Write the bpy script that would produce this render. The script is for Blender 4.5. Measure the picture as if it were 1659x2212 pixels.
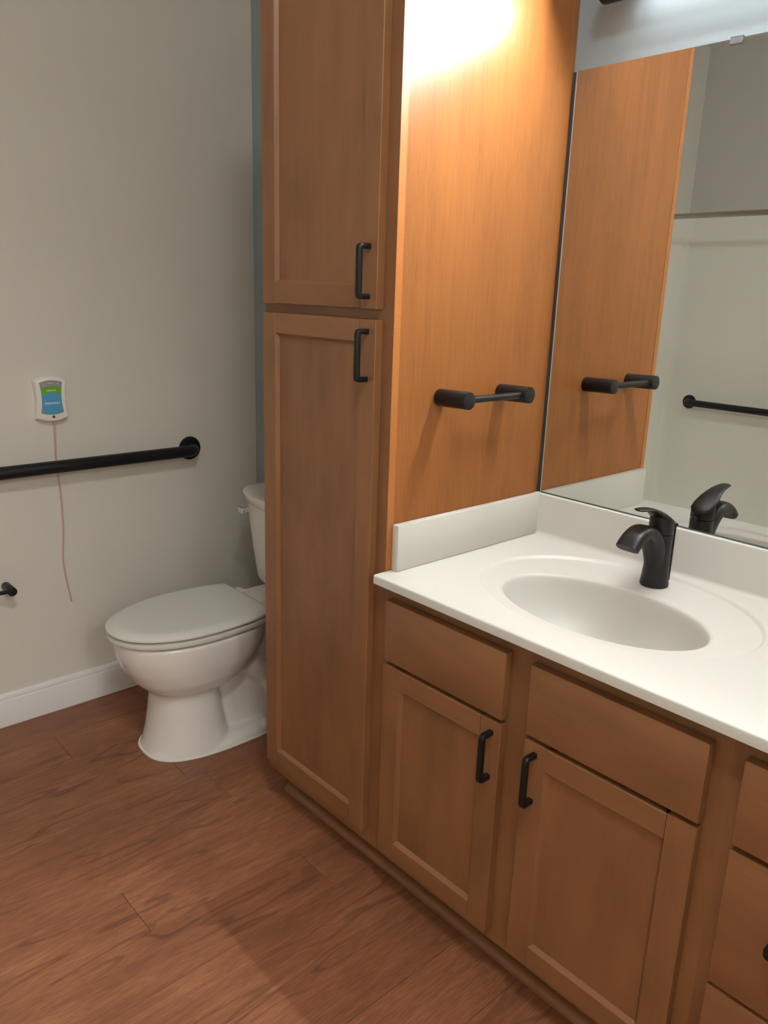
import bpy, bmesh, math, random
from mathutils import Vector, Matrix

# ------------------------------------------------------------------ scene, camera, light
S = bpy.context.scene
for o in list(bpy.data.objects):
    bpy.data.objects.remove(o)
COL = S.collection
S.view_settings.view_transform = 'Standard'
S.view_settings.look = 'None'
S.view_settings.gamma = 1.0
S.view_settings.use_curve_mapping = False
S.view_settings.exposure = 0.0
S.cycles.use_denoising = True
S.cycles.use_adaptive_sampling = True
S.cycles.adaptive_threshold = 0.05
S.cycles.max_bounces = 7
S.cycles.diffuse_bounces = 5
S.cycles.glossy_bounces = 5
S.cycles.transmission_bounces = 0
S.cycles.use_light_tree = False
S.cycles.sample_clamp_indirect = 6.0
S.cycles.blur_glossy = 0.3

VANITY_STRENGTH = 460.0     # glow of the frosted tube over the mirror
CEILING_STRENGTH = 80.0    # glow of the dome lamp on the bathroom ceiling
HALL_FILL_STRENGTH = 30.0       # glow of the fill panels added in the unseen hall

cam_d = bpy.data.cameras.new('camera')
cam = bpy.data.objects.new('camera', cam_d)
COL.objects.link(cam)
yaw, pit, rol = 0.8281, -0.2728, 0.0333
cp, sp, cy_, sy_ = math.cos(pit), math.sin(pit), math.cos(yaw), math.sin(yaw)
fw = Vector((-sy_ * cp, cy_ * cp, sp))
rt0 = Vector((cy_, sy_, 0))
up0 = rt0.cross(fw)
rt = math.cos(rol) * rt0 + math.sin(rol) * up0
up = -math.sin(rol) * rt0 + math.cos(rol) * up0
M = Matrix((rt, up, -fw)).transposed().to_4x4()
M.translation = Vector((1.1749, -1.6072, 1.3830))
cam.matrix_world = M
cam_d.sensor_fit = 'VERTICAL'
cam_d.sensor_height = 24.0
cam_d.lens = 1709.36 * 24.0 / 2212.0
cam_d.clip_start = 0.02
S.camera = cam

W = bpy.data.worlds.new('world')
S.world = W
W.use_nodes = True
W.node_tree.nodes['Background'].inputs[0].default_value = (0.5, 0.48, 0.45, 1)
W.node_tree.nodes['Background'].inputs[1].default_value = 0.05

# ------------------------------------------------------------------ materials
def srgb(r, g, b):
    f = lambda c: (c / 255 / 12.92) if c / 255 <= 0.04045 else ((c / 255 + 0.055) / 1.055) ** 2.4
    return (f(r), f(g), f(b), 1)

def new_mat(name):
    m = bpy.data.materials.new(name)
    m.use_nodes = True
    nt = m.node_tree
    b = nt.nodes['Principled BSDF']
    return m, nt, b

def node(nt, t, **kw):
    n = nt.nodes.new(t)
    for k, v in kw.items():
        if k == 'inp':
            for a, c in v.items():
                n.inputs[a].default_value = c
        else:
            setattr(n, k, v)
    return n

def plain(name, col, rough=0.5, metal=0.0, spec=0.5, bump=0.0, bscale=200.0, coat=0.0, var=0.0, vscale=6.0):
    m, nt, b = new_mat(name)
    b.inputs['Base Color'].default_value = col
    b.inputs['Roughness'].default_value = rough
    b.inputs['Metallic'].default_value = metal
    b.inputs['Specular IOR Level'].default_value = spec
    b.inputs['Coat Weight'].default_value = coat
    b.inputs['Coat Roughness'].default_value = 0.08
    tc = node(nt, 'ShaderNodeTexCoord')
    if var > 0:
        n = node(nt, 'ShaderNodeTexNoise', inp={'Scale': vscale, 'Detail': 4.0})
        nt.links.new(tc.outputs['Object'], n.inputs['Vector'])
        mx = node(nt, 'ShaderNodeMix', data_type='RGBA')
        mx.inputs['A'].default_value = tuple(c * (1 - var) for c in col[:3]) + (1,)
        mx.inputs['B'].default_value = tuple(min(1, c * (1 + var)) for c in col[:3]) + (1,)
        nt.links.new(n.outputs['Fac'], mx.inputs['Factor'])
        nt.links.new(mx.outputs['Result'], b.inputs['Base Color'])
    if bump > 0:
        n = node(nt, 'ShaderNodeTexNoise', inp={'Scale': bscale, 'Detail': 3.0})
        nt.links.new(tc.outputs['Object'], n.inputs['Vector'])
        bp = node(nt, 'ShaderNodeBump', inp={'Strength': bump, 'Distance': 0.001})
        nt.links.new(n.outputs['Fac'], bp.inputs['Height'])
        nt.links.new(bp.outputs['Normal'], b.inputs['Normal'])
    return m

def wood(name, light, mid, dark, axis, rough=0.4, fine=1.0, blotch=0.5, figure=0.0, coat=0.0, rand=0.12, stretch=14.0, spec=0.5, bump=0.05, kf=0.55, kb=0.9):
    """stained wood: long fibres along one axis, soft blotches, optional cathedral figure"""
    m, nt, b = new_mat(name)
    L = nt.links.new
    tc = node(nt, 'ShaderNodeTexCoord')
    oi = node(nt, 'ShaderNodeObjectInfo')
    off = node(nt, 'ShaderNodeVectorMath', operation='SCALE')
    comb = node(nt, 'ShaderNodeCombineXYZ', inp={'X': 37.0, 'Y': 53.0, 'Z': 71.0})
    L(comb.outputs[0], off.inputs[0]); L(oi.outputs['Random'], off.inputs['Scale'])
    add = node(nt, 'ShaderNodeVectorMath', operation='ADD')
    L(tc.outputs['Object'], add.inputs[0]); L(off.outputs[0], add.inputs[1])
    sc = [1.0, 1.0, 1.0]; sc['xyz'.index(axis)] = 1.0 / stretch
    mp = node(nt, 'ShaderNodeVectorMath', operation='MULTIPLY')
    mp.inputs[1].default_value = sc
    L(add.outputs[0], mp.inputs[0])
    # gentle bend of the fibres
    wob = node(nt, 'ShaderNodeTexNoise', inp={'Scale': 3.0, 'Detail': 1.0})
    L(add.outputs[0], wob.inputs['Vector'])
    wsc = node(nt, 'ShaderNodeVectorMath', operation='SCALE', inp={'Scale': 0.012})
    L(wob.outputs['Color'], wsc.inputs[0])
    wad = node(nt, 'ShaderNodeVectorMath', operation='ADD')
    L(mp.outputs[0], wad.inputs[0]); L(wsc.outputs[0], wad.inputs[1])
    fib = node(nt, 'ShaderNodeTexNoise', inp={'Scale': 260.0 * fine, 'Detail': 3.0, 'Roughness': 0.65})
    L(wad.outputs[0], fib.inputs['Vector'])
    broad = node(nt, 'ShaderNodeTexNoise', inp={'Scale': 34.0 * fine, 'Detail': 2.0, 'Roughness': 0.55})
    L(wad.outputs[0], broad.inputs['Vector'])
    sc2 = [1.0, 1.0, 1.0]; sc2['xyz'.index(axis)] = 0.38
    mp2 = node(nt, 'ShaderNodeVectorMath', operation='MULTIPLY'); mp2.inputs[1].default_value = sc2
    L(add.outputs[0], mp2.inputs[0])
    blo = node(nt, 'ShaderNodeTexNoise', inp={'Scale': 11.0, 'Detail': 2.0, 'Roughness': 0.5})
    L(mp2.outputs[0], blo.inputs['Vector'])
    def mad(src, k, base):
        n = node(nt, 'ShaderNodeMath', operation='MULTIPLY_ADD'); n.inputs[1].default_value = k
        L(src, n.inputs[0])
        if isinstance(base, float): n.inputs[2].default_value = base
        else: L(base, n.inputs[2])
        return n.outputs[0]
    v = mad(fib.outputs['Fac'], kf, -kf / 2)
    v = mad(broad.outputs['Fac'], kb, mad(v, 1.0, -kb / 2))
    v = mad(blo.outputs['Fac'], 2.0 * blotch, mad(v, 1.0, -1.0 * blotch + 0.5))
    if figure > 0:
        sc3 = [1.0, 1.0, 1.0]; sc3['xyz'.index(axis)] = 0.16
        mp3 = node(nt, 'ShaderNodeVectorMath', operation='MULTIPLY'); mp3.inputs[1].default_value = sc3
        L(add.outputs[0], mp3.inputs[0])
        fn = node(nt, 'ShaderNodeTexNoise', inp={'Scale': 9.0, 'Detail': 2.0, 'Roughness': 0.45})
        L(mp3.outputs[0], fn.inputs['Vector'])
        sn = node(nt, 'ShaderNodeMath', operation='MULTIPLY'); sn.inputs[1].default_value = 62.0
        L(fn.outputs['Fac'], sn.inputs[0])
        si = node(nt, 'ShaderNodeMath', operation='SINE'); L(sn.outputs[0], si.inputs[0])
        pw = node(nt, 'ShaderNodeMapRange', inp={'From Min': 0.72, 'From Max': 1.0, 'To Min': 0.0, 'To Max': -1.0})
        L(si.outputs[0], pw.inputs['Value'])
        gate = node(nt, 'ShaderNodeTexNoise', inp={'Scale': 5.0, 'Detail': 1.0})
        L(mp2.outputs[0], gate.inputs['Vector'])
        gm = node(nt, 'ShaderNodeMapRange', inp={'From Min': 0.45, 'From Max': 0.62})
        L(gate.outputs['Fac'], gm.inputs['Value'])
        gg = node(nt, 'ShaderNodeMath', operation='MULTIPLY'); L(pw.outputs[0], gg.inputs[0]); L(gm.outputs[0], gg.inputs[1])
        v = mad(gg.outputs[0], figure, v)
        # knots
        sc4 = [1.0, 1.0, 1.0]; sc4['xyz'.index(axis)] = 0.45
        mp4 = node(nt, 'ShaderNodeVectorMath', operation='MULTIPLY'); mp4.inputs[1].default_value = sc4
        L(add.outputs[0], mp4.inputs[0])
        vo = node(nt, 'ShaderNodeTexVoronoi', inp={'Scale': 4.2})
        L(mp4.outputs[0], vo.inputs['Vector'])
        km = node(nt, 'ShaderNodeMapRange', inp={'From Min': 0.0, 'From Max': 0.13, 'To Min': -0.55, 'To Max': 0.0})
        L(vo.outputs['Distance'], km.inputs['Value'])
        v = mad(km.outputs[0], 1.0, v)
    rr = node(nt, 'ShaderNodeMath', operation='MULTIPLY_ADD'); rr.inputs[1].default_value = 2 * rand; rr.inputs[2].default_value = -rand
    L(oi.outputs['Random'], rr.inputs[0])
    vv = node(nt, 'ShaderNodeMath', operation='ADD'); L(v, vv.inputs[0]); L(rr.outputs[0], vv.inputs[1])
    cr = node(nt, 'ShaderNodeValToRGB')
    cr.color_ramp.elements[0].position = 0.0; cr.color_ramp.elements[0].color = dark
    cr.color_ramp.elements[1].position = 1.0; cr.color_ramp.elements[1].color = light
    e = cr.color_ramp.elements.new(0.5); e.color = mid
    L(vv.outputs[0], cr.inputs['Fac'])
    L(cr.outputs['Color'], b.inputs['Base Color'])
    b.inputs['Roughness'].default_value = rough
    b.inputs['Specular IOR Level'].default_value = spec
    b.inputs['Coat Weight'].default_value = coat
    b.inputs['Coat Roughness'].default_value = 0.22
    bp = node(nt, 'ShaderNodeBump', inp={'Strength': bump, 'Distance': 0.001})
    L(fib.outputs['Fac'], bp.inputs['Height']); L(bp.outputs['Normal'], b.inputs['Normal'])
    return m

def glow(name, col, strength):
    m, nt, b = new_mat(name)
    b.inputs['Base Color'].default_value = (0.9, 0.9, 0.88, 1)
    b.inputs['Emission Color'].default_value = col
    b.inputs['Emission Strength'].default_value = strength
    return m

def scale_c(c, k):
    return tuple(x * k for x in c[:3]) + (1,)

CW = (0.212, 0.090, 0.035, 1)
MAT = {}
MAT['wood_v'] = wood('stained maple upright', scale_c(CW, 1.35), CW, scale_c(CW, 0.62), 'z', rough=0.38, blotch=0.45, rand=0.06, kf=0.3, kb=0.35)
MAT['wood_h'] = wood('stained maple level', scale_c(CW, 1.35), CW, scale_c(CW, 0.62), 'x', rough=0.38, blotch=0.45, rand=0.06, kf=0.3, kb=0.35)
PW = (0.262, 0.094, 0.025, 1)
MAT['panel'] = wood('veneered side panel', scale_c(PW, 1.3), PW, scale_c(PW, 0.66), 'z', rough=0.29, fine=1.5, blotch=0.25, rand=0.0, stretch=26, bump=0.12, spec=0.22, kf=0.9, kb=0.5)
FW = (0.240, 0.092, 0.043, 1)
MAT['edge'] = wood('pale stile edge', scale_c(PW, 1.7), scale_c(PW, 1.4), scale_c(PW, 1.05), 'y', rough=0.38, fine=1.2, blotch=0.15, rand=0.0, stretch=8, spec=0.25, kf=0.6, kb=0.3)
MAT['plank'] = wood('brown oak plank', (0.42, 0.180, 0.092, 1), FW, (0.12, 0.045, 0.024, 1), 'y', rough=0.42, fine=1.5, blotch=0.30, figure=0.30, rand=0.07, stretch=16, kf=1.0, kb=0.45, spec=0.35, bump=0.10)
MAT['wall'] = plain('greige wall paint', (0.66, 0.625, 0.55, 1), 0.55, bump=0.12, bscale=260, spec=0.3)
MAT['wall_darker'] = plain('darker greige wall', (0.53, 0.505, 0.45, 1), 0.55, bump=0.12, bscale=260, spec=0.3)  # the greige wall colour at a lower tone, for the shower end wall
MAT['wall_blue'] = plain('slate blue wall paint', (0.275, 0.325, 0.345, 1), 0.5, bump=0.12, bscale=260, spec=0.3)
MAT['ceiling'] = plain('white ceiling paint', (0.75, 0.73, 0.69, 1), 0.8, bump=0.15, bscale=180)
MAT['trim'] = plain('white trim paint', (0.74, 0.71, 0.70, 1), 0.35)
MAT['counter'] = plain('off-white cultured marble', (0.61, 0.585, 0.53, 1), 0.40, var=0.02, coat=0.04)
MAT['ceramic'] = plain('white vitreous china', (0.78, 0.74, 0.69, 1), 0.2, coat=0.25)
MAT['seat'] = plain('white seat plastic', (0.70, 0.69, 0.63, 1), 0.25)
MAT['black'] = plain('matte black metal', (0.007, 0.0065, 0.0065, 1), 0.40, metal=0.0, spec=0.32, bump=0.03, bscale=900)
MAT['chrome'] = plain('chrome', (0.75, 0.75, 0.76, 1), 0.08, metal=1.0)
MAT['steel'] = plain('brushed steel', (0.42, 0.40, 0.37, 1), 0.3, metal=1.0)
MAT['mirror'] = plain('silvered glass', (0.86, 0.885, 0.865, 1), 0.0, metal=1.0)
MAT['glass_edge'] = plain('green glass edge', (0.035, 0.075, 0.065, 1), 0.15, spec=0.8)
MAT['pale_edge'] = plain('pale seamed glass edge', (0.36, 0.40, 0.36, 1), 0.25)
MAT['gap_shade'] = plain('dark gap shade', (0.030, 0.036, 0.048, 1), 0.5)  # shade of the mirror gap put into the colour
MAT['clip'] = plain('clear clip plastic', (0.13, 0.135, 0.14, 1), 0.2, spec=0.7)
MAT['shower'] = plain('warm white acrylic', (0.84, 0.82, 0.73, 1), 0.22, coat=0.3)
MAT['white_plastic'] = plain('white plastic', (0.80, 0.76, 0.72, 1), 0.35)
MAT['grey_label'] = plain('grey label film', (0.27, 0.25, 0.235, 1), 0.4)
MAT['green_label'] = plain('green label film', (0.11, 0.36, 0.010, 1), 0.4)
MAT['blue_label'] = plain('blue label film', (0.075, 0.31, 0.52, 1), 0.4)
MAT['white_print'] = plain('white print', (0.75, 0.75, 0.72, 1), 0.5)
MAT['cord'] = plain('pink cord', (0.55, 0.35, 0.325, 1), 0.7)
MAT['caulk'] = plain('clear caulk', (0.72, 0.70, 0.64, 1), 0.4)
MAT['dark'] = plain('dark recess', (0.02, 0.02, 0.02, 1), 0.6)
MAT['tube_glow'] = glow('frosted tube', (0.96, 0.99, 1.0, 1), VANITY_STRENGTH)
MAT['tube_dim'] = glow('tube dimmed to wall', (0.96, 0.99, 1.0, 1), VANITY_STRENGTH * 0.014)
MAT['dome_glow'] = glow('frosted dome', (0.96, 0.99, 1.0, 1), CEILING_STRENGTH)
MAT['hall_fill_glow'] = glow('hall fill panel', (0.95, 0.995, 1.0, 1), HALL_FILL_STRENGTH)

# ------------------------------------------------------------------ builders
def link(name, bm, mat, parent=None, smooth=False, origin=None):
    me = bpy.data.meshes.new(name)
    bmesh.ops.recalc_face_normals(bm, faces=bm.faces[:])
    if origin is not None:
        bmesh.ops.translate(bm, verts=bm.verts[:], vec=-Vector(origin))
    bm.to_mesh(me); bm.free()
    mats = mat if isinstance(mat, (list, tuple)) else [mat]
    for m in mats:
        me.materials.append(MAT[m])
    o = bpy.data.objects.new(name, me)
    COL.objects.link(o)
    if origin is not None:
        o.location = origin
    if parent is not None:
        attach(o, parent)
    if smooth:
        shade(o, smooth if not isinstance(smooth, bool) else 35)
    return o

def shade(o, deg=35):
    me = o.data
    me.polygons.foreach_set('use_smooth', [True] * len(me.polygons))
    bm = bmesh.new(); bm.from_mesh(me)
    lim = math.radians(deg)
    for e in bm.edges:
        e.smooth = not (len(e.link_faces) != 2 or e.calc_face_angle(0) > lim)
    bm.to_mesh(me); bm.free()

def world_loc(o):
    v = Vector(o.location)
    while o.parent:
        o = o.parent; v += Vector(o.location)
    return v

def attach(o, parent):
    pl = world_loc(parent)
    o.parent = parent
    o.location = Vector(o.location) - pl

def thing(name, label, cat, loc, group=None):
    o = bpy.data.objects.new(name, None)
    COL.objects.link(o)
    o.empty_display_size = 0.05
    o.location = loc
    return tag(o, label, cat, group)

def tag(o, label=None, cat=None, group=None, kind=None):
    if label: o['label'] = label
    if cat: o['category'] = cat
    if group: o['group'] = group
    if kind: o['kind'] = kind
    return o

def box(bm, x0, x1, y0, y1, z0, z1, bev=0.0, seg=2):
    r = bmesh.ops.create_cube(bm, size=1.0)
    vs = r['verts']
    for v in vs:
        v.co = Vector(((x0 + x1) / 2 + v.co.x * (x1 - x0), (y0 + y1) / 2 + v.co.y * (y1 - y0), (z0 + z1) / 2 + v.co.z * (z1 - z0)))
    if bev > 0:
        es = list({e for v in vs for e in v.link_edges})
        bmesh.ops.bevel(bm, geom=es, offset=bev, segments=seg, profile=0.5, affect='EDGES')
    return bm

def boxo(name, mat, parent, x0, x1, y0, y1, z0, z1, bev=0.0, seg=2, smooth=False):
    bm = bmesh.new()
    box(bm, x0, x1, y0, y1, z0, z1, bev, seg)
    return link(name, bm, mat, parent, smooth or (40 if bev > 0 else False), origin=((x0 + x1) / 2, (y0 + y1) / 2, z0))

def loft(bm, rings, cap0=True, cap1=True, closed=True):
    vr = [[bm.verts.new(p) for p in r] for r in rings]
    n = len(vr[0])
    for a, b in zip(vr, vr[1:]):
        for i in range(n if closed else n - 1):
            j = (i + 1) % n
            bm.faces.new((a[i], a[j], b[j], b[i]))
    if cap0: bm.faces.new(list(reversed(vr[0])))
    if cap1: bm.faces.new(vr[-1])
    return vr

def cyl(bm, p0, p1, r0, r1=None, n=28, bev=0.0):
    p0, p1 = Vector(p0), Vector(p1)
    r1 = r0 if r1 is None else r1
    d = (p1 - p0).normalized()
    a = Vector((0, 0, 1)) if abs(d.z) < 0.9 else Vector((1, 0, 0))
    u = d.cross(a).normalized(); w = d.cross(u)
    def ring(c, r):
        return [c + u * (r * math.cos(2 * math.pi * i / n)) + w * (r * math.sin(2 * math.pi * i / n)) for i in range(n)]
    rs = []
    if bev > 0:
        rs += [ring(p0, r0 - bev), ring(p0 + d * bev * 0.3, r0 - bev * 0.3), ring(p0 + d * bev, r0)]
        rs += [ring(p1 - d * bev, r1), ring(p1 - d * bev * 0.3, r1 - bev * 0.3), ring(p1, r1 - bev)]
    else:
        rs = [ring(p0, r0), ring(p1, r1)]
    loft(bm, rs)
    return bm

def tube(bm, pts, r, n=20, cap=True):
    pts = [Vector(p) for p in pts]
    rings = []
    u = None
    for i, p in enumerate(pts):
        t = (pts[min(i + 1, len(pts) - 1)] - pts[max(i - 1, 0)]).normalized()
        if u is None:
            a = Vector((0, 0, 1)) if abs(t.z) < 0.9 else Vector((1, 0, 0))
            u = t.cross(a).normalized()
        else:
            u = (u - t * u.dot(t)).normalized()
        w = t.cross(u)
        rr = r[i] if isinstance(r, (list, tuple)) else r
        rings.append([p + u * (rr * math.cos(2 * math.pi * k / n)) + w * (rr * math.sin(2 * math.pi * k / n)) for k in range(n)])
    loft(bm, rings, cap, cap)
    return bm

def arc_corner(a, b, c, r, n=8):
    """points rounding corner b between a and c"""
    a, b, c = Vector(a), Vector(b), Vector(c)
    d1 = (a - b).normalized(); d2 = (c - b).normalized()
    ang = d1.angle(d2)
    t = r / math.tan(ang / 2)
    cen = b + (d1 + d2).normalized() * (r / math.sin(ang / 2))
    s = b + d1 * t; e = b + d2 * t
    v0 = s - cen; v1 = e - cen
    om = v0.angle(v1)
    return [cen + (v0 * math.sin((1 - k / n) * om) + v1 * math.sin(k / n * om)) / math.sin(om) for k in range(n + 1)]

# ------------------------------------------------------------------ dimensions (metres)
XL = -1.294            # left wall
XR = 1.75              # right wall
YF = -2.25             # plane of the shower opening
YB = -3.02             # wall behind the shower
ZC = 2.74
H = 0.803              # counter top
CF = 0.5534            # counter front
PF = 0.5194            # face frame front
DT = 0.019             # door thickness
XW0 = -0.447           # tall cabinet left
XV = 0.770             # seam between sink base and drawer base
XE = 1.075             # vanity end

def struct(o):
    o['kind'] = 'structure'
    return o

# ------------------------------------------------------------------ room shell
struct(boxo('wall_left', 'wall', None, XL - 0.1, XL, YB - 0.1, 0.1, 0, ZC))
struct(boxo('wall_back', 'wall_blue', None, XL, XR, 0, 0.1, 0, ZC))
DY0, DY1, DZ = -2.14, -1.10, 2.30     # doorway to the hall, behind the camera, opened for the fill light
bm = bmesh.new()
box(bm, XR, XR + 0.1, YB - 0.1, DY0, 0, ZC)
box(bm, XR, XR + 0.1, DY1, 0.1, 0, ZC)
box(bm, XR, XR + 0.1, DY0, DY1, DZ, ZC)
struct(link('wall_right', bm, 'wall'))
bm = bmesh.new()
for xa, xb in ((XR - 0.012, XR - 0.0005), (XR + 0.1005, XR + 0.112)):
    box(bm, xa, xb, DY0 - 0.06, DY0 + 0.005, 0, DZ + 0.055, 0.002, 1)
    box(bm, xa, xb, DY1 - 0.005, DY1 + 0.06, 0, DZ + 0.055, 0.002, 1)
    box(bm, xa, xb, DY0 + 0.005, DY1 - 0.005, DZ - 0.005, DZ + 0.055, 0.002, 1)
struct(link('trim_2', bm, 'trim', None, 40))
bm = bmesh.new()
HX0, HX1, HY0, HY1 = XR + 0.1, 5.9, -2.35, -0.85
box(bm, HX0, HX1, HY0 - 0.1, HY0, 0, ZC)
box(bm, HX0, HX1, HY1, HY1 + 0.1, 0, ZC)
box(bm, HX1, HX1 + 0.1, HY0 - 0.1, HY1 + 0.1, 0, ZC)
struct(link('wall_hall', bm, 'wall'))
struct(boxo('ceiling_hall', 'ceiling', None, HX0, HX1 + 0.1, HY0 - 0.1, HY1 + 0.1, ZC, ZC + 0.1))
struct(boxo('floor_hall', 'plank', None, XR, HX1 + 0.1, HY0 - 0.1, HY1 + 0.1, -0.08, 0.0))
struct(boxo('wall_shower', 'wall_darker', None, XL, XR, YB - 0.1, YB, 0, ZC))
bm = bmesh.new()
box(bm, 0.28, XR, YF - 0.0, YF - 0.1, 0, ZC)
box(bm, 0.28, 0.38, YB, YF - 0.1, 0, ZC)
struct(link('wall_front', bm, 'wall'))
struct(boxo('ceiling', 'ceiling', None, XL - 0.1, XR + 0.0998, YB - 0.1, 0.1, ZC, ZC + 0.1))

floor = struct(boxo('floor', 'dark', None, XL - 0.1, XR - 0.0002, YB - 0.1, 0.1, -0.08, -0.006))
rnd = random.Random(11)
PWD, PLN = 0.152, 1.22
x = -0.664 - 5 * PWD
ci = 0
plank_mesh = {}
while x < XR:
    y = 0.0 + rnd.uniform(0.0, 1.0) * PLN if ci != 2 else 0.35
    while y > YF - 0.02:
        ya, yb = min(y, 0.0), max(y - PLN, YF - 0.02)
        xa, xb = max(x, XL), min(x + PWD, XR)
        if ya - yb > 0.02 and xb - xa > 0.004:
            bm = bmesh.new()
            g = 0.0004
            box(bm, xa + g, xb - g, yb + g, ya - g, -0.006, 0.0)
            es = [e for e in bm.edges if all(v.co.z > -0.003 for v in e.verts)]
            bmesh.ops.bevel(bm, geom=es, offset=0.0007, segments=1, affect='EDGES')
            link('plank', bm, 'plank', floor, origin=(xa, yb, -0.006))
        y -= PLN
    x += PWD; ci += 1

def baseboard(name, prof_h, p0, p1, nrm):
    """moulded skirting: flat face with a stepped, rounded top"""
    h = prof_h
    prof = [(0, 0), (0.014, 0), (0.014, h - 0.024), (0.0125, h - 0.021), (0.011, h - 0.019), (0.0115, h - 0.016),
            (0.0105, h - 0.010), (0.008, h - 0.004), (0.004, h), (0, h)]
    p0, p1, nrm = Vector(p0), Vector(p1), Vector(nrm)
    bm = bmesh.new()
    loft(bm, [[p + nrm * a + Vector((0, 0, b)) for a, b in prof] for p in (p0, p1)])
    o = link(name, bm, 'trim', None, 30)
    return struct(o)
baseboard('baseboard_left', 0.110, (XL, 0, 0), (XL, YF + 0.004, 0), (1, 0, 0))
baseboard('baseboard_back', 0.110, (XL + 0.0145, 0, 0), (XW0 - 0.002, 0, 0), (0, -1, 0))

# ------------------------------------------------------------------ cabinet parts
def stile_piece(name, mat, parent, x0, x1, z0, z1, yf, yb, slope=None):
    """door frame member; slope = side whose inner edge is chamfered down to the panel"""
    c = 0.006; d = 0.009
    a = 0.0012
    if slope in ('x+', 'x-'):
        s = 1 if slope == 'x+' else -1
        xi, xo = (x1, x0) if s > 0 else (x0, x1)
        prof = [(xo, yb), (xo, yf + a), (xo + s * a, yf), (xi - s * 0.0015, yf), (xi, yf + 0.0015), (xi + s * c, yf + d), (xi + s * c, yb)]
        rings = [[Vector((px, py, z)) for px, py in prof] for z in (z0, z1)]
    else:
        s = 1 if slope == 'z+' else -1
        zi, zo = (z1, z0) if s > 0 else (z0, z1)
        prof = [(zo, yb), (zo, yf + a), (zo + s * a, yf), (zi - s * 0.0015, yf), (zi, yf + 0.0015), (zi + s * c, yf + d), (zi + s * c, yb)]
        rings = [[Vector((x, py, pz)) for pz, py in prof] for x in (x0, x1)]
    bm = bmesh.new()
    loft(bm, rings)
    return link(name, bm, mat, parent, origin=((x0 + x1) / 2, yb, z0))

def pull(parent, cx, cz, length, yface, vertical=True):
    """square bar pull bent into a U, standing off the door"""
    t = 0.0054; out = 0.031
    L = length / 2
    prj = []
    if vertical:
        path = [(cx, yface, cz + L - t), (cx, yface - out + t, cz + L - t), (cx, yface - out + t, cz - L + t), (cx, yface, cz - L + t)]
        w = Vector((1, 0, 0))
    else:
        path = [(cx - L + t, yface, cz), (cx - L + t, yface - out + t, cz), (cx + L - t, yface - out + t, cz), (cx + L - t, yface, cz)]
        w = Vector((0, 0, 1))
    path = [Vector(p) for p in path]
    pts = [path[0]] + arc_corner(path[0], path[1], path[2], 0.0055, 4) + arc_corner(path[1], path[2], path[3], 0.0055, 4) + [path[3]]
    rings = []
    for i, p in enumerate(pts):
        tg = (pts[min(i + 1, len(pts) - 1)] - pts[max(i - 1, 0)]).normalized()
        n = tg.cross(w).normalized()
        q = 0.0012
        sh = [(-t, -t + q), (-t + q, -t), (t - q, -t), (t, -t + q), (t, t - q), (t - q, t), (-t + q, t), (-t, t - q)]
        rings.append([p + w * a + n * b for a, b in sh])
    bm = bmesh.new()
    loft(bm, rings)
    o = link('pull_handle', bm, 'black', parent, 50, origin=path[0])
    o['label'] = 'matte black bar pull'
    return o

def shaker_door(parent, x0, x1, z0, z1, handle=None, name='door'):
    yb = -PF - 0.0008; yf = yb - DT
    sw, rw = 0.050, 0.046
    bm = bmesh.new()
    box(bm, x0 + 0.02, x1 - 0.02, yf + 0.009, yb, z0 + 0.02, z1 - 0.02)
    d = link(name, bm, 'wood_v', parent, origin=((x0 + x1) / 2, yb, z0 + 0.02))
    stile_piece('stile', 'wood_v', d, x0, x0 + sw, z0, z1, yf, yb, 'x+')
    stile_piece('stile', 'wood_v', d, x1 - sw, x1, z0, z1, yf, yb, 'x-')
    stile_piece('rail', 'wood_h', d, x0 + sw, x1 - sw, z0, z0 + rw, yf + 0.00015, yb, 'z+')
    stile_piece('rail', 'wood_h', d, x0 + sw, x1 - sw, z1 - rw, z1, yf + 0.00015, yb, 'z-')
    if handle:
        pull(d, handle[0], handle[1], 0.106, yf)
    return d

def slab_front(parent, name, x0, x1, z0, z1, handle=None):
    yb = -PF - 0.0008; yf = yb - DT
    bm = bmesh.new()
    box(bm, x0, x1, yf, yb, z0, z1)
    es = [e for e in bm.edges if all(abs(v.co.y - yf) < 1e-5 for v in e.verts)]
    bmesh.ops.bevel(bm, geom=es, offset=0.0022, segments=2, profile=0.6, affect='EDGES')
    d = link(name, bm, 'wood_h', parent, 40, origin=((x0 + x1) / 2, yb, z0))
    if handle:
        pull(d, handle[0], handle[1], 0.106, yf, vertical=False)
    return d

FT = 0.019  # face frame thickness
def frame_piece(parent, name, x0, x1, z0, z1, mat):
    return boxo(name, mat, parent, x0, x1, -PF, -PF + FT, z0, z1)

# tall linen cabinet
TZ = 2.13
tc_ = thing('linen_cabinet', 'tall brown wooden linen cabinet with two stacked doors beside the toilet', 'cabinet', ((XW0) / 2, -PF / 2, 0))
boxo('side_panel', 'panel', tc_, -0.016, -0.0006, -PF + FT, -0.001, 0.10, TZ)['label'] = 'orange-brown veneered cabinet side with fine upright grain'
boxo('side_panel', 'wood_v', tc_, XW0, XW0 + 0.016, -PF + FT, -0.001, 0.102, TZ)
boxo('toe_side', 'wood_v', tc_, XW0, XW0 + 0.0158, -0.452, -0.001, 0.0, 0.1019)
boxo('top_panel', 'wood_h', tc_, XW0 + 0.016, -0.016, -PF + FT, -0.001, TZ - 0.016, TZ)
boxo('bottom_panel', 'wood_h', tc_, XW0 + 0.016, -0.016, -PF + FT, -0.001, 0.112, 0.128)
boxo('toe_kick', 'wood_h', tc_, XW0 + 0.016, 0.0, -0.452, -0.436, 0.0, 0.112)
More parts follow.
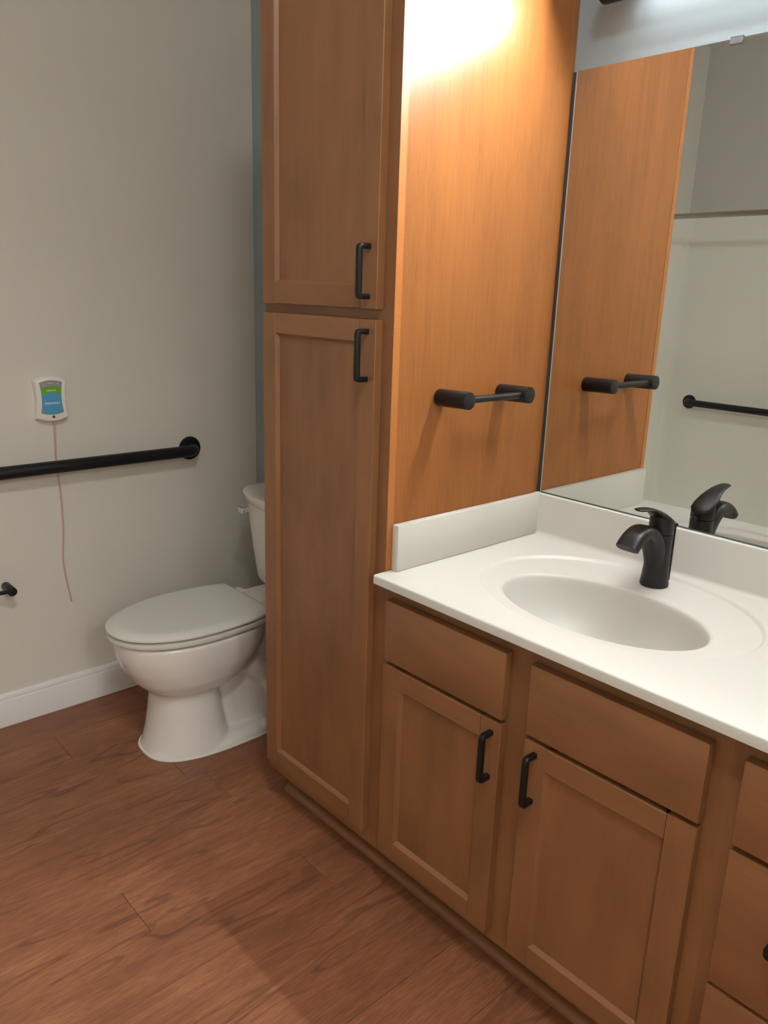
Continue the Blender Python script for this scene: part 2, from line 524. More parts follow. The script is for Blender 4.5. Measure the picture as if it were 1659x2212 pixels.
frame_piece(tc_, 'frame_stile', XW0, XW0 + 0.04, 0.102, TZ, 'wood_v')
frame_piece(tc_, 'frame_stile', -0.04, 0.0, 0.102, TZ, 'wood_v')
boxo('stile_edge', 'edge', tc_, 0.0, 0.0006, -PF + 0.0004, -PF + FT - 0.0004, H + 0.001, TZ)
for z0, z1 in ((0.102, 0.16), (1.315, 1.36), (TZ - 0.05, TZ)):
    frame_piece(tc_, 'frame_rail', XW0 + 0.04, -0.04, z0, z1, 'wood_h')
shaker_door(tc_, -0.4302, -0.0310, 0.1404, 1.3261, (-0.056, 1.255))
shaker_door(tc_, -0.4302, -0.0310, 1.3471, 2.105, (-0.056, 1.418))

# sink base
vb = thing('sink_cabinet', 'brown wooden sink base cabinet with two panelled doors under two plain fronts', 'cabinet', (XV / 2, -PF / 2, 0))
FTOP = H - 0.0195
boxo('side_panel', 'wood_v', vb, 0.001, 0.016, -PF + FT, -0.02, 0.102, FTOP)
boxo('side_panel', 'wood_v', vb, XV - 0.016, XV - 0.001, -PF + FT, -0.02, 0.102, FTOP)
boxo('bottom_panel', 'wood_h', vb, 0.016, XV - 0.016, -PF + FT, -0.02, 0.112, 0.128)
boxo('toe_kick', 'wood_h', vb, 0.001, XV - 0.0005, -0.452, -0.436, 0.0, 0.112)
for a, b in ((0.0008, 0.04), (0.343, 0.425), (XV - 0.040, XV)):
    frame_piece(vb, 'frame_stile', a, b, 0.102, FTOP, 'wood_v')
for a, b in ((0.04, 0.343), (0.425, XV - 0.040)):
    for z0, z1 in ((0.102, 0.15), (0.585, 0.63), (0.738, FTOP)):
        frame_piece(vb, 'frame_rail', a, b, z0, z1, 'wood_h')
shaker_door(vb, 0.0271, 0.3558, 0.1264, 0.6025, (0.334, 0.531))
shaker_door(vb, 0.4120, 0.7433, 0.1264, 0.6025, (0.437, 0.533))
slab_front(vb, 'false_front', 0.0271, 0.3558, 0.6126, 0.7508)
slab_front(vb, 'false_front', 0.4120, 0.7433, 0.6126, 0.7508)

# drawer base
db = thing('drawer_cabinet', 'narrow brown wooden drawer cabinet at the right end of the vanity', 'cabinet', ((XV + XE) / 2, -PF / 2, 0))
boxo('side_panel', 'wood_v', db, XV + 0.0004, XV + 0.016, -PF + FT, -0.02, 0.102, FTOP)
boxo('side_panel', 'wood_v', db, XE - 0.016, XE, -PF + FT, -0.02, 0.0, FTOP)
boxo('bottom_panel', 'wood_h', db, XV + 0.016, XE - 0.016, -PF + FT, -0.02, 0.112, 0.128)
boxo('toe_kick', 'wood_h', db, XV, XE - 0.016, -0.452, -0.436, 0.0, 0.112)
for a, b in ((XV, XV + 0.038), (XE - 0.038, XE)):
    frame_piece(db, 'frame_stile', a, b, 0.102, FTOP, 'wood_v')
for z0, z1 in ((0.102, 0.15), (0.34, 0.37), (0.585, 0.62), (0.738, FTOP)):
    frame_piece(db, 'frame_rail', XV + 0.038, XE - 0.038, z0, z1, 'wood_h')
hx = 0.925
for z0, z1 in ((0.6093, 0.7508), (0.3589, 0.5980), (0.1264, 0.3504)):
    slab_front(db, 'drawer', 0.7953, 1.055, z0, z1, (hx, (z0 + z1) / 2 + (0.008 if z0 > 0.3 else 0.0)))

# quarter-round shoe moulding along the toe kicks
R = 0.019
yq = -0.4525
prof = [(0, 0.0005), (-R, 0.0005)] + [(-R * math.cos(a), 0.0005 + R * math.sin(a)) for a in [math.pi / 2 * k / 8 for k in range(1, 9)]]
bm = bmesh.new()
loft(bm, [[Vector((xx, yq + a, b)) for a, b in prof] for xx in (XW0 + 0.004, XE - 0.017)])
struct(link('trim_1', bm, 'wood_h', None, 40))

# ------------------------------------------------------------------ counter with moulded basin
CXC = 0.393
XT = 1.09
N = 128
def ellipse(cx, cy, a, b, z):
    return [Vector((cx + a * math.cos(2 * math.pi * k / N), cy + b * math.sin(2 * math.pi * k / N), z)) for k in range(N)]
def rect_ring(inset, z):
    x0, x1, y0, y1 = 0.0012 + inset * 0, XT - inset, -CF + inset, -0.001
    cx, cy = CXC, -0.261
    corners = [math.atan2((yy - cy) / 0.2226, (xx - cx) / 0.293) % (2 * math.pi) for xx, yy in ((x0, y0), (x0, y1), (x1, y0), (x1, y1))]
    cidx = {round(c / (2 * math.pi) * N) % N: i for i, c in enumerate(corners)}
    cc = ((x0, y0), (x0, y1), (x1, y0), (x1, y1))
    out = []
    for k in range(N):
        if k in cidx:
            out.append(Vector((*cc[cidx[k]], z))); continue
        t = 2 * math.pi * k / N
        dx, dy = 0.293 * math.cos(t), 0.2226 * math.sin(t)
        s = min([((x1 if dx > 0 else x0) - cx) / dx if abs(dx) > 1e-9 else 1e9, ((y1 if dy > 0 else y0) - cy) / dy if abs(dy) > 1e-9 else 1e9])
        out.append(Vector((cx + dx * s, cy + dy * s, z)))
    return out
A1, B1, YC1 = 0.293, 0.2226, -0.261
A2, B2, YC2 = 0.2190, 0.1374, -0.306
bm = bmesh.new()
rings = [rect_ring(0.006, H - 0.019), rect_ring(0.0, H - 0.019), rect_ring(0.0, H - 0.0035), rect_ring(0.0010, H - 0.0010), rect_ring(0.0035, H)]
rings += [ellipse(CXC, YC1, A1, B1, H), ellipse(CXC, YC1, A1 - 0.0015, B1 - 0.0015, H - 0.0005), ellipse(CXC, YC1, A1 - 0.0045, B1 - 0.0045, H - 0.0046),
          ellipse(CXC, YC1, A1 - 0.0075, B1 - 0.0075, H - 0.0066), ellipse(CXC, YC1, A1 - 0.010, B1 - 0.010, H - 0.0068),
          ellipse(CXC, YC2, A2 * 1.018, B2 * 1.018, H - 0.0085)]
loft(bm, rings, False, False)
ct = link('countertop', bm, 'counter', None, 50)
ct.data.name = 'countertop'
tag(ct, 'off-white vanity countertop with a moulded oval basin', 'countertop')
bm = bmesh.new()
prof = [(1.018, 0.0085), (1.006, 0.0092), (0.996, 0.011), (0.986, 0.0145), (0.975, 0.022), (0.955, 0.038), (0.92, 0.062), (0.86, 0.088), (0.76, 0.112), (0.62, 0.128), (0.45, 0.137), (0.25, 0.1425), (0.11, 0.1445)]
rings = []
for s, d in prof:
    rings.append(ellipse(CXC, YC2 + 0.02 * (1 - s), A2 * s, B2 * s if s > 0.3 else max(B2 * s, A2 * s * (0.95)), H - d))
loft(bm, rings, False, False)
bas = link('basin', bm, 'counter', ct, 60)
bm = bmesh.new()
dy = YC2 + 0.018
cyl(bm, (CXC, dy, H - 0.150), (CXC, dy, H - 0.1425), 0.024, 0.022, 32, 0.002)
cyl(bm, (CXC, dy, H - 0.1430), (CXC, dy, H - 0.1385), 0.015, 0.013, 32, 0.002)
dr = link('drain', bm, 'black', bas, 40)
# splashes
bm = bmesh.new()
HS = 0.103
def splash_prof(th, h):
    return [(0.0, 0.0), (th + 0.012, 0.0003), (th + 0.006, 0.0012), (th + 0.0022, 0.004), (th, 0.010), (th, h - 0.003), (th - 0.0008, h - 0.0008), (th - 0.003, h), (0.0, h)]
loft(bm, [[Vector((xx, -0.001 - a, H + b)) for a, b in splash_prof(0.019, HS)] for xx in (0.0012, XT)])
link('backsplash', bm, 'counter', ct, 40)
bm = bmesh.new()
box(bm, 0.0012, 0.0200, -0.5039, -0.020, H + 0.0002, H + HS, 0.0022, 2)
link('side_splash', bm, 'counter', ct, 40)

# ------------------------------------------------------------------ mirror
MZ0, MZ1 = H + HS + 0.0005, 1.8601
MX0, MX1 = 0.0125, 1.06
bm = bmesh.new()
box(bm, MX0, MX1, -0.0075, -0.0025, MZ0, MZ1)
bm.faces.ensure_lookup_table()
for f in bm.faces:
    c = f.calc_center_median()
    f.material_index = 0 if c.y < -0.0074 else 1
mi = link('mirror', bm, ['mirror', 'glass_edge'], None, origin=((MX0 + MX1) / 2, 0, MZ0))
tag(mi, 'large frameless wall mirror standing on the white backsplash', 'mirror')
bm = bmesh.new()
box(bm, MX0, MX1, -0.0079, -0.0026, MZ0, MZ0 + 0.0030)
link('bottom_edge', bm, 'glass_edge', mi)
bm = bmesh.new()
box(bm, MX0 - 0.0012, MX0 + 0.0012, -0.0079, -0.0026, MZ0, MZ1)
link('side_edge', bm, 'pale_edge', mi)
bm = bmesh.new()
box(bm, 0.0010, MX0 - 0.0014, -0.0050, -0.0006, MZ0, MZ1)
link('side_gap_shade', bm, 'gap_shade', mi)  # dark strip standing in for the shade in the open gap
for xx in (0.368, 0.86):
    bm = bmesh.new()
    box(bm, xx - 0.012, xx + 0.012, -0.0105, -0.0078, MZ1 - 0.010, MZ1 + 0.001, 0.0008, 1)
    box(bm, xx - 0.012, xx + 0.012, -0.0105, -0.0005, MZ1 + 0.0005, MZ1 + 0.004, 0.0008, 1)
    cyl(bm, (xx, -0.0078, MZ1 - 0.004), (xx, -0.0112, MZ1 - 0.004), 0.0025, n=12)
    link('mirror_clip', bm, 'clip', mi, 40)['label'] = 'small clear plastic mirror clip'

# ------------------------------------------------------------------ faucet
FX, FY = 0.393, -0.098
FZ = H - 0.0070
fa = thing('faucet', 'matte black single-lever faucet behind the oval basin', 'faucet', (FX, FY, FZ))
def oval(c, a, b, z, n=32):
    return [Vector((c[0] + a * math.cos(2 * math.pi * k / n), c[1] + b * math.sin(2 * math.pi * k / n), z)) for k in range(n)]
bm = bmesh.new()
loft(bm, [oval((FX, FY), r, r * 1.02, FZ + z) for z, r in ((0, 0.0285), (0.0015, 0.0295), (0.006, 0.0295), (0.020, 0.0278), (0.045, 0.0262), (0.075, 0.0255), (0.100, 0.0255), (0.1135, 0.0255), (0.115, 0.0245))])
link('body', bm, 'black', fa, 40)
# spout: flattened ribbon arching forward and down
def bez(p0, p1, p2, p3, t):
    return p0 * (1 - t) ** 3 + p1 * 3 * t * (1 - t) ** 2 + p2 * 3 * t * t * (1 - t) + p3 * t ** 3
bm = bmesh.new()
sp_ = [Vector((FX, FY - 0.004, FZ + 0.050)), Vector((FX, FY - 0.022, FZ + 0.105)), Vector((FX, FY - 0.070, FZ + 0.165)), Vector((FX, FY - 0.128, FZ + 0.105))]
rings = []
K = 22
for k in range(K + 1):
    t = k / K
    p = bez(*sp_, t)
    d = (bez(*sp_, min(1, t + 0.01)) - bez(*sp_, max(0, t - 0.01))).normalized()
    nrm = Vector((1, 0, 0)).cross(d).normalized()
    wd = 0.0215 + 0.003 * t
    th = 0.0215 * (1 - t) + 0.0115 * t
    if t == 1:
        nrm = Vector((0, nrm.y, nrm.z + 0.0)).normalized()
    rg = []
    for i in range(28):
        a = 2 * math.pi * i / 28
        ca, sa = math.cos(a), math.sin(a)
        e = 0.62
        rg.append(p + Vector((1, 0, 0)) * (wd * math.copysign(abs(ca) ** e, ca)) + nrm * (th * math.copysign(abs(sa) ** e, sa)))
    rings.append(rg)
loft(bm, rings)
link('spout', bm, 'black', fa, 50)
# handle: slanted hub and a blade rising to the front
bm = bmesh.new()
z0 = FZ + 0.1165
rg = []
for k, (zz, tl) in enumerate(((0.0, 0.0), (0.002, 0.0), (0.010, 0.10), (0.026, 0.40), (0.031, 0.45))):
    r = (0.0245, 0.0258, 0.0258, 0.0256, 0.0235)[k]
    rg.append([Vector((FX + r * math.cos(a), FY + r * math.sin(a), z0 + zz - r * math.sin(a) * tl)) for a in [2 * math.pi * i / 32 for i in range(32)]])
loft(bm, rg)
link('handle_hub', bm, 'black', fa, 40)
bm = bmesh.new()
rings = []
for t, y, z, w, th in ((0, 0.0275, 0.0150, 0.004, 0.002), (1, 0.024, 0.0170, 0.015, 0.005), (2, 0.012, 0.0235, 0.0245, 0.0075), (3, -0.004, 0.032, 0.0260, 0.0080), (4, -0.022, 0.043, 0.0235, 0.0070),
                       (5, -0.040, 0.0525, 0.0195, 0.0052), (6, -0.060, 0.0590, 0.0165, 0.0040), (7, -0.082, 0.0625, 0.0145, 0.0034), (8, -0.098, 0.0640, 0.0120, 0.0030), (9, -0.1035, 0.0643, 0.0060, 0.0018)):
    c = Vector((FX, FY + y, z0 + z))
    rings.append([c + Vector((w * math.cos(a), 0, 0)) + Vector((0, 0.35 * th * math.sin(a), th * math.sin(a))) for a in [2 * math.pi * i / 20 for i in range(20)]])
loft(bm, rings)
link('lever', bm, 'black', fa, 60)
bm = bmesh.new()
cyl(bm, (FX + 0.006, -0.048, FZ + 0.0005), (FX + 0.006, -0.048, FZ + 0.126), 0.0022, n=12)
cyl(bm, (FX + 0.006, -0.048, FZ + 0.122), (FX + 0.006, -0.048, FZ + 0.129), 0.0052, n=16, bev=0.0015)
link('lift_rod', bm, 'black', fa, 40)

# ------------------------------------------------------------------ towel bar on the cabinet side
TB = thing('towel_bar', 'short matte black towel bar with two round posts on the orange cabinet side', 'towel bar', (0, -0.278, 1.167))
for yy in (-0.378, -0.178):
    bm = bmesh.new()
    cyl(bm, (-0.0005, yy, 1.167), (0.086, yy, 1.169), 0.0185, n=36, bev=0.0012)
    link('post', bm, 'black', TB, 40)
bm = bmesh.new()
cyl(bm, (0.068, -0.378, 1.168), (0.068, -0.178, 1.168), 0.0078, n=20)
link('bar', bm, 'black', TB, 40)

# ------------------------------------------------------------------ toilet
TX = -0.868
tl = thing('toilet', 'white two-piece toilet with closed lid beside the linen cabinet', 'toilet', (TX, -0.40, 0))
def egg(z, vf, vb, hw, vm, n=72, ef=0.92, eb=0.8, cut=None, s=1.0):
    pts = []
    for i in range(n):
        a = 2 * math.pi * i / n
        c, sn = math.cos(a), math.sin(a)
        e = ef if c > 0 else eb
        L = (vf - vm) if c > 0 else (vm - vb)
        v = vm + L * math.copysign(abs(c) ** e, c) * s
        xx = hw * math.copysign(abs(sn) ** e, sn) * s
        if cut is not None and v < cut: v = cut
        pts.append(Vector((TX + xx, -v, z)))
    return pts
bm = bmesh.new()
loft(bm, [egg(z, vf, vb, hw, vm) for z, vf, vb, hw, vm in (
    (0.0, 0.686, 0.43, 0.132, 0.53), (0.02, 0.684, 0.43, 0.130, 0.53), (0.06, 0.672, 0.44, 0.122, 0.54), (0.12, 0.662, 0.45, 0.114, 0.54), (0.180, 0.655, 0.46, 0.109, 0.54),
    (0.198, 0.658, 0.45, 0.111, 0.54), (0.212, 0.680, 0.40, 0.124, 0.53), (0.245, 0.712, 0.35, 0.144, 0.53), (0.290, 0.738, 0.31, 0.159, 0.52), (0.330, 0.752, 0.29, 0.166, 0.52), (0.362, 0.757, 0.28, 0.168, 0.52), (0.382, 0.757, 0.28, 0.168, 0.52))])
# foot flange
loft(bm, [egg(z, vf, 0.12, hw, 0.42, ef=0.75, eb=0.6) for z, vf, hw in ((0.0, 0.690, 0.140), (0.010, 0.688, 0.138), (0.020, 0.680, 0.130), (0.028, 0.655, 0.110))])
# trapway body and rear column
loft(bm, [egg(z, vf, 0.07, hw, 0.28, ef=0.55, eb=0.5) for z, vf, hw in ((0.0, 0.54, 0.074), (0.10, 0.52, 0.066), (0.18, 0.50, 0.066), (0.25, 0.46, 0.076), (0.31, 0.42, 0.098), (0.35, 0.39, 0.114), (0.375, 0.37, 0.120), (0.396, 0.35, 0.120))])
# bulge of the trapway on both sides
for sgn in (-1, 1):
    tube(bm, [(TX + sgn * 0.055, -0.44, 0.235), (TX + sgn * 0.064, -0.36, 0.225), (TX + sgn * 0.068, -0.29, 0.17), (TX + sgn * 0.066, -0.25, 0.10), (TX + sgn * 0.066, -0.25, 0.02)], 0.034, n=20)
bowl = link('bowl', bm, 'ceramic', tl)
def bake(o, mods):
    for t, kw in mods:
        m = o.modifiers.new('m', t)
        for k, v in kw.items(): setattr(m, k, v)
    bpy.context.view_layer.update()
    dg = bpy.context.evaluated_depsgraph_get()
    me = bpy.data.meshes.new_from_object(o.evaluated_get(dg))
    o.modifiers.clear()
    old = o.data; o.data = me
    me.polygons.foreach_set('use_smooth', [True] * len(me.polygons))
    bpy.data.meshes.remove(old)
    me.name = o.name
bake(bowl, [('REMESH', dict(mode='VOXEL', voxel_size=0.0055)), ('SMOOTH', dict(factor=0.5, iterations=7))])
if not bowl.data.materials: bowl.data.materials.append(MAT['ceramic'])
# caulk line at the floor
bm = bmesh.new()
loft(bm, [egg(z, vf, 0.115, hw, 0.42, ef=0.75, eb=0.6) for z, vf, hw in ((0.0003, 0.694, 0.144), (0.004, 0.693, 0.143), (0.0065, 0.687, 0.137))])
link('caulk', bm, 'caulk', tl, 40)
def lidshape(name, zs, vf, hw, cut, parent):
    bm = bmesh.new()
    loft(bm, [egg(z, vf, 0.20, hw, 0.52, ef=0.95, eb=0.88, cut=cut + (1 - s) * 0.15, s=s) for z, s in zs])
    return link(name, bm, 'seat', parent, 40)
lidshape('seat', ((0.3875, 0.945), (0.3890, 0.978), (0.393, 0.990), (0.4015, 0.988), (0.4045, 0.960)), 0.776, 0.173, 0.318, tl)
lidshape('lid', ((0.4105, 0.940), (0.4120, 0.985), (0.4150, 1.0), (0.4200, 0.998), (0.4240, 0.975), (0.4300, 0.895), (0.4310, 0.86), (0.4315, 0.70)), 0.776, 0.174, 0.312, tl)
for sx in (-0.078, 0.078):
    bm = bmesh.new()
    box(bm, TX + sx - 0.022, TX + sx + 0.022, -0.322, -0.282, 0.3935, 0.418, 0.006, 3)
    link('hinge', bm, 'seat', tl, 40)
for sx in (-0.122, 0.122):
    bm = bmesh.new()
    loft(bm, [oval((TX + sx, -0.335), r, r, z, 20) for z, r in ((0.018, 0.015), (0.034, 0.015), (0.044, 0.012), (0.048, 0.006))])
    link('bolt_cap', bm, 'seat', tl, 50)
# tank
def tank_ring(z, hw, vb, vf, bow, n=64, e=0.34):
    pts = []
    vm = (vb + vf) / 2; hl = (vf - vb) / 2
    for i in range(n):
        a = 2 * math.pi * i / n
        c, sn = math.cos(a), math.sin(a)
        xx = hw * math.copysign(abs(sn) ** e, sn)
        v = vm + hl * math.copysign(abs(c) ** e, c)
        if c > 0: v += bow * (1 - (xx / hw) ** 2) * min(1, abs(c) * 3)
        pts.append(Vector((TX + xx, -v, z)))
    return pts
bm = bmesh.new()
loft(bm, [tank_ring(z, hw, 0.026, vf, bw) for z, hw, vf, bw in ((0.3965, 0.120, 0.160, 0.006), (0.402, 0.138, 0.176, 0.008), (0.414, 0.152, 0.186, 0.014), (0.432, 0.158, 0.191, 0.020), (0.52, 0.169, 0.196, 0.030), (0.60, 0.181, 0.200, 0.036), (0.692, 0.192, 0.204, 0.040))])
link('tank', bm, 'ceramic', tl, 40)
bm = bmesh.new()
loft(bm, [tank_ring(z, hw, 0.016, vf, 0.042, e=0.45) for z, hw, vf in ((0.6925, 0.193, 0.205), (0.695, 0.198, 0.209), (0.712, 0.204, 0.215), (0.724, 0.207, 0.219), (0.7295, 0.205, 0.217), (0.7325, 0.199, 0.211), (0.733, 0.17, 0.18))])
link('tank_lid', bm, 'ceramic', tl, 40)
bm = bmesh.new()
lx, ly, lz = TX - 0.146, -0.212, 0.662
cyl(bm, (lx, ly, lz), (lx, ly - 0.020, lz), 0.009, n=20, bev=0.001)
box(bm, lx - 0.028, lx + 0.011, ly - 0.030, ly - 0.017, lz - 0.011, lz + 0.010, 0.004, 3)
link('flush_lever', bm, 'chrome', tl, 45)['label'] = 'chrome flush lever'

# ------------------------------------------------------------------ grab bars
def grab_bar(label, p0, p1, out, z_r=0.0195):
    """p0, p1 on the wall; out = wall normal"""
    p0, p1, out = Vector(p0), Vector(p1), Vector(out)
    g = thing('grab_bar', label, 'grab bar', p0, 'matte black grab bars')
    off = out * 0.055
    pts = [p0 + out * 0.003] + arc_corner(p0, p0 + off, p1 + off, 0.034, 8) + arc_corner(p0 + off, p1 + off, p1, 0.034, 8) + [p1 + out * 0.003]
    bm = bmesh.new(); tube(bm, pts, z_r, 24)
    link('tube', bm, 'black', g, 60)
    for p in (p0, p1):
        bm = bmesh.new()
        cyl(bm, p - out * 0.0003, p + out * 0.010, 0.0405, n=40, bev=0.003)
        link('flange', bm, 'black', g, 40)
    return g
grab_bar('matte black grab bar on the greige wall beside the toilet', (XL, -0.276, 0.832), (XL, -1.19, 0.832), (1, 0, 0))
grab_bar('matte black grab bar inside the shower, seen in the mirror', (-1.13, -3.0, 0.796), (-0.06, -3.0, 0.796), (0, 1, 0))

# ------------------------------------------------------------------ toilet paper holder
tp = thing('toilet_paper_holder', 'small matte black toilet paper holder low on the wall', 'paper holder', (XL, -0.985, 0.468))
for yy in (-0.918, -1.075):
    bm = bmesh.new()
    cyl(bm, (XL - 0.0003, yy, 0.466), (XL + 0.066, yy, 0.466), 0.0135, n=28, bev=0.001)
    link('post', bm, 'black', tp, 40)
bm = bmesh.new()
cyl(bm, (XL + 0.054, -0.918, 0.466), (XL + 0.054, -1.075, 0.466), 0.0062, n=16)
link('bar', bm, 'black', tp, 40)

# ------------------------------------------------------------------ emergency call station
CY, CZ = -0.741, 1.034
cs = thing('call_station', 'white emergency call box with green and blue panels above the grab bar', 'call box', (XL, CY, CZ))
def hour(hw, hh, pinch, bulge, n=14):
    """hourglass outline with bowed top and bottom, in (u, v)"""
    pts = []
    for k in range(n):      # bottom, left to right
        t = -1 + 2 * k / n
        pts.append((hw * t, -hh - bulge * (1 - t * t)))
    for k in range(n):
        t = -1 + 2 * k / n
        pts.append((hw - pinch * (1 - t * t), hh * t))
    for k in range(n):
        t = 1 - 2 * k / n
        pts.append((hw * t, hh + bulge * (1 - t * t)))
    for k in range(n):
        t = 1 - 2 * k / n
        pts.append((-hw + pinch * (1 - t * t), hh * t))
    return pts
def rnd_outline(pts, it=2):
    for _ in range(it):
        q = []
        for a, b in zip(pts, pts[1:] + pts[:1]):
            q += [(a[0] * .75 + b[0] * .25, a[1] * .75 + b[1] * .25), (a[0] * .25 + b[0] * .75, a[1] * .25 + b[1] * .75)]
        pts = q[::2] if len(q) > 400 else q
    return pts
def P3(u, v, d):
    return Vector((XL + d, CY + u, CZ + v))
base = rnd_outline(hour(0.0480, 0.0580, 0.0050, 0.0115), 2)
bm = bmesh.new()
loft(bm, [[P3(u * s, v * s, d) for u, v in base] for d, s in ((-0.0003, 1.0), (0.006, 1.02), (0.012, 1.01), (0.020, 0.975), (0.0235, 0.945), (0.0245, 0.92))])
body = link('housing', bm, 'white_plastic', cs, 30)
scr = hour(0.0340, 0.0455, 0.0045, 0.0065)
bm = bmesh.new()
loft(bm, [[P3(u * s, v * s + 0.0055, d) for u, v in scr] for d, s in ((0.0243, 1.0), (0.0249, 1.0), (0.0252, 0.985))])
plate = link('label_plate', bm, 'grey_label', cs, 30)
def band(name, mat, v0, v1, hw, arc0, arc1, d0, d1):
    n = 14
    lo = [(hw * (-1 + 2 * k / n), v0 + arc0 * (1 - (-1 + 2 * k / n) ** 2)) for k in range(n + 1)]
    hi = [(hw * (1 - 2 * k / n), v1 + arc1 * (1 - (1 - 2 * k / n) ** 2)) for k in range(n + 1)]
    bm = bmesh.new()
    loft(bm, [[P3(u, v, d) for u, v in lo + hi] for d in (d0, d1)])
    return link(name, bm, mat, plate)
gb = band('green_panel', 'green_label', 0.0145, 0.0330, 0.0292, 0.0075, 0.0065, 0.0250, 0.0257)
bb = band('blue_panel', 'blue_label', -0.0385, 0.0125, 0.0290, -0.0060, 0.0075, 0.0250, 0.0257)
def lettering(txt, size, u, v, parent, d=0.02575):
    c = bpy.data.curves.new('lettering', 'FONT')
    c.body = txt; c.size = size; c.align_x = 'CENTER'; c.align_y = 'CENTER'; c.extrude = 0.00008; c.offset = size * 0.022
    t = bpy.data.objects.new('lettering', c)
    COL.objects.link(t)
    bpy.context.view_layer.update()
    me = bpy.data.meshes.new_from_object(t.evaluated_get(bpy.context.evaluated_depsgraph_get()))
    bpy.data.objects.remove(t)
    me.materials.clear(); me.materials.append(MAT['white_print'])
    me.transform(Matrix(((0, 0, 1, 0), (1, 0, 0, 0), (0, 1, 0, 0), (0, 0, 0, 1))))
    o = bpy.data.objects.new('lettering', me)
    COL.objects.link(o)
    o.location = P3(u, v, d)
    pl = world_loc(parent); o.parent = parent; o.location = Vector(o.location) - pl
    return o
lettering('CHECK-IN', 0.0062, -0.001, 0.0265, plate)
lettering('EMERGENCY', 0.0082, 0.002, -0.0120, plate)
for (u0, u1, v) in ((-0.026, -0.019, 0.0440), (-0.010, 0.006, 0.0487), (0.016, 0.023, 0.0468)):
    bm = bmesh.new()
    loft(bm, [[P3(a, b, d) for a, b in ((u0, v - 0.0006), (u1, v + 0.0002), (u1, v + 0.0012), (u0, v + 0.0006))] for d in (0.0250, 0.0254)])
    link('indicator_mark', bm, 'white_print', plate)
bm = bmesh.new()
loft(bm, [[P3(a, b, d) for a, b in ((-0.0205, -0.001), (-0.0175, -0.003), (-0.0195, -0.0045))] for d in (0.0255, 0.0259)])
link('indicator_mark', bm, 'white_print', plate)
bm = bmesh.new()
cyl(bm, P3(0.002, -0.0530, 0.0235), P3(0.002, -0.0530, 0.0252), 0.0042, n=20, bev=0.0005)
link('microphone', bm, 'dark', cs, 40)
bm = bmesh.new()
cpts = [(-0.733, 0.968), (-0.7345, 0.92), (-0.736, 0.86), (-0.734, 0.80), (-0.730, 0.745), (-0.729, 0.69), (-0.7305, 0.61), (-0.736, 0.555), (-0.739, 0.516), (-0.735, 0.46), (-0.728, 0.41), (-0.722, 0.368)]
tube(bm, [(XL + 0.012 - 0.0085 * min(1, k / 3), a, b) for k, (a, b) in enumerate(cpts)], 0.0026, 8)
link('pull_cord', bm, 'cord', cs, 60)['label'] = 'thin pink pull cord'

# ------------------------------------------------------------------ shower opposite the mirror
sh = thing('shower_stall', 'warm white acrylic shower stall seen in the mirror', 'shower', ((XL + 0.28) / 2, (YF - 3.0) / 2, 0))
SX0, SX1, SY, SZ = XL + 0.012, 0.268, -3.0, 1.857
def surround(z0, z1, t=0.012, r=0.05):
    inner = [Vector((SX0, YF - 0.001, 0)), *arc_corner((SX0, YF, 0), (SX0, SY, 0), (SX1, SY, 0), r, 10), *arc_corner((SX0, SY, 0), (SX1, SY, 0), (SX1, YF, 0), r, 10), Vector((SX1, YF - 0.001, 0))]
    outer = [Vector((SX1 + t - 0.0005, YF - 0.001, 0)), Vector((SX1 + t - 0.0005, SY - t, 0)), Vector((SX0 - t + 0.0005, SY - t, 0)), Vector((SX0 - t + 0.0005, YF - 0.001, 0))]
    bm = bmesh.new()
    loop = inner + outer
    loft(bm, [[p + Vector((0, 0, z)) for p in loop] for z in (z0, z1)])
    return bm
link('wall_surround', surround(0.08, SZ), 'shower', sh, 30)
bm = bmesh.new()
box(bm, SX0 - 0.011, SX1 + 0.011, SY - 0.011, YF - 0.021, 0.0, 0.03)
box(bm, SX0 - 0.011, SX1 + 0.011, YF - 0.085, YF - 0.021, 0.03, 0.08, 0.008, 2)
box(bm, SX0 - 0.011, SX0 + 0.02, SY - 0.011, YF - 0.021, 0.03, 0.08)
box(bm, SX1 - 0.02, SX1 + 0.011, SY - 0.011, YF - 0.021, 0.03, 0.08)
box(bm, SX0 - 0.011, SX1 + 0.011, SY - 0.011, SY + 0.03, 0.03, 0.08)
link('shower_base', bm, 'shower', sh, 40)
cr_ = thing('shower_curtain_rod', 'straight steel shower curtain rod seen in the mirror', 'curtain rod', (XL, YF + 0.036, 1.7765))
bm = bmesh.new()
cyl(bm, (XL + 0.002, YF + 0.036, 1.7765), (0.2795, YF + 0.036, 1.7765), 0.0125, n=24)
link('rod', bm, 'steel', cr_, 40)
for xa, xb in ((XL - 0.0002, XL + 0.012), (0.28, 0.268)):
    bm = bmesh.new()
    cyl(bm, (xa, YF + 0.036, 1.7765), (xb, YF + 0.036, 1.7765), 0.032, 0.026, 32, 0.002)
    link('flange', bm, 'steel', cr_, 40)

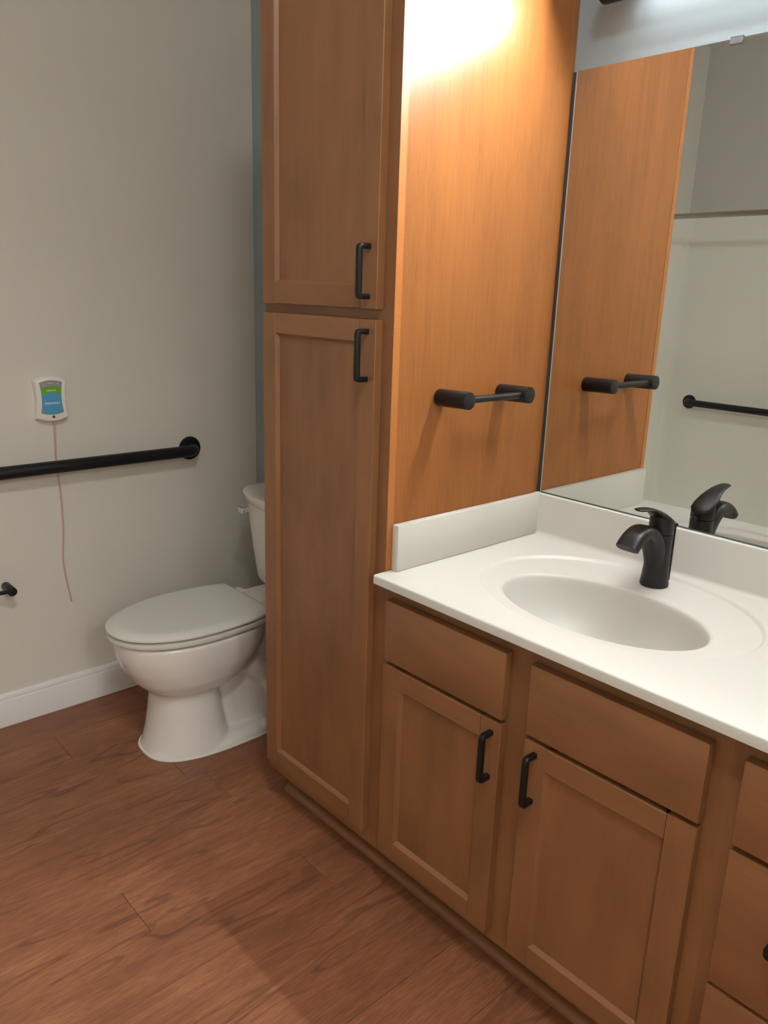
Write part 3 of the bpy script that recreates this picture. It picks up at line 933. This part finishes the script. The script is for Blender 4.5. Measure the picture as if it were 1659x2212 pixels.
# ------------------------------------------------------------------ lamps
LY, LZ = -0.062, 1.990
vl = thing('vanity_light', 'long frosted tube light on a metal plate above the mirror', 'light', (0.42, 0, LZ))
bm = bmesh.new()
box(bm, 0.12, 0.72, -0.022, -0.0003, LZ + 0.005, LZ + 0.095, 0.004, 2)
link('backplate', bm, 'steel', vl, 40)
for xx in (0.13, 0.71):
    bm = bmesh.new()
    box(bm, xx - 0.006, xx + 0.006, LY - 0.012, -0.02, LZ + 0.026, LZ + 0.050, 0.002, 1)
    link('arm', bm, 'steel', vl, 40)
for xa, xb in ((0.100, 0.158), (0.682, 0.740)):
    bm = bmesh.new()
    cyl(bm, (xa, LY, LZ), (xb, LY, LZ), 0.0318, n=32, bev=0.002)
    link('end_cap', bm, 'black', vl, 40)
# tube glow split by direction: full in front, cut behind to spare the wall
def tube_arc(name, mat, a0, a1, n, smooth=True):
    bm = bmesh.new()
    angs = [math.radians(a0 + (a1 - a0) * k / n) for k in range(n + 1)]
    v = [[bm.verts.new((xx, LY + 0.030 * math.cos(a), LZ + 0.030 * math.sin(a))) for a in angs] for xx in (0.1582, 0.6818)]
    for k in range(n):
        bm.faces.new((v[0][k], v[0][k + 1], v[1][k + 1], v[1][k]))
    return link(name, bm, mat, vl, 60)
tube_arc('bright_arc', 'tube_glow', -130, -212, 8)
tube_arc('dim_arc', 'tube_dim', -130, 148, 20)
LCX, LCY = 1.00, -1.34
cl = thing('ceiling_light', 'round frosted dome lamp on the bathroom ceiling', 'light', (LCX, LCY, ZC))
bm = bmesh.new()
loft(bm, [oval((LCX, LCY), r, r, z, 32) for z, r in ((ZC + 0.0003, 0.175), (ZC - 0.012, 0.178), (ZC - 0.022, 0.172))])
link('ring', bm, 'steel', cl, 40)
bm = bmesh.new()
loft(bm, [oval((LCX, LCY), r, r, z, 24) for z, r in ((ZC - 0.021, 0.168), (ZC - 0.055, 0.150), (ZC - 0.080, 0.085), (ZC - 0.086, 0.02))])
link('dome', bm, 'dome_glow', cl, 60)
# panels added in the unseen hall as soft fill for the left wall
for k, xx in enumerate((3.30, 4.80)):
    hl = thing('hall_fill', ('nearer', 'farther')[k] + ' added fill light panel in the unseen hall outside the door', 'light', (xx, -1.6, ZC), 'added hall fill panels')
    bm = bmesh.new()
    box(bm, xx - 0.46, xx + 0.46, -1.96, -1.24, ZC - 0.030, ZC + 0.0003, 0.003, 1)
    link('frame', bm, 'trim', hl, 40)
    bm = bmesh.new()
    box(bm, xx - 0.43, xx + 0.43, -1.93, -1.27, ZC - 0.034, ZC - 0.0302)
    link('diffuser', bm, 'hall_fill_glow', hl)
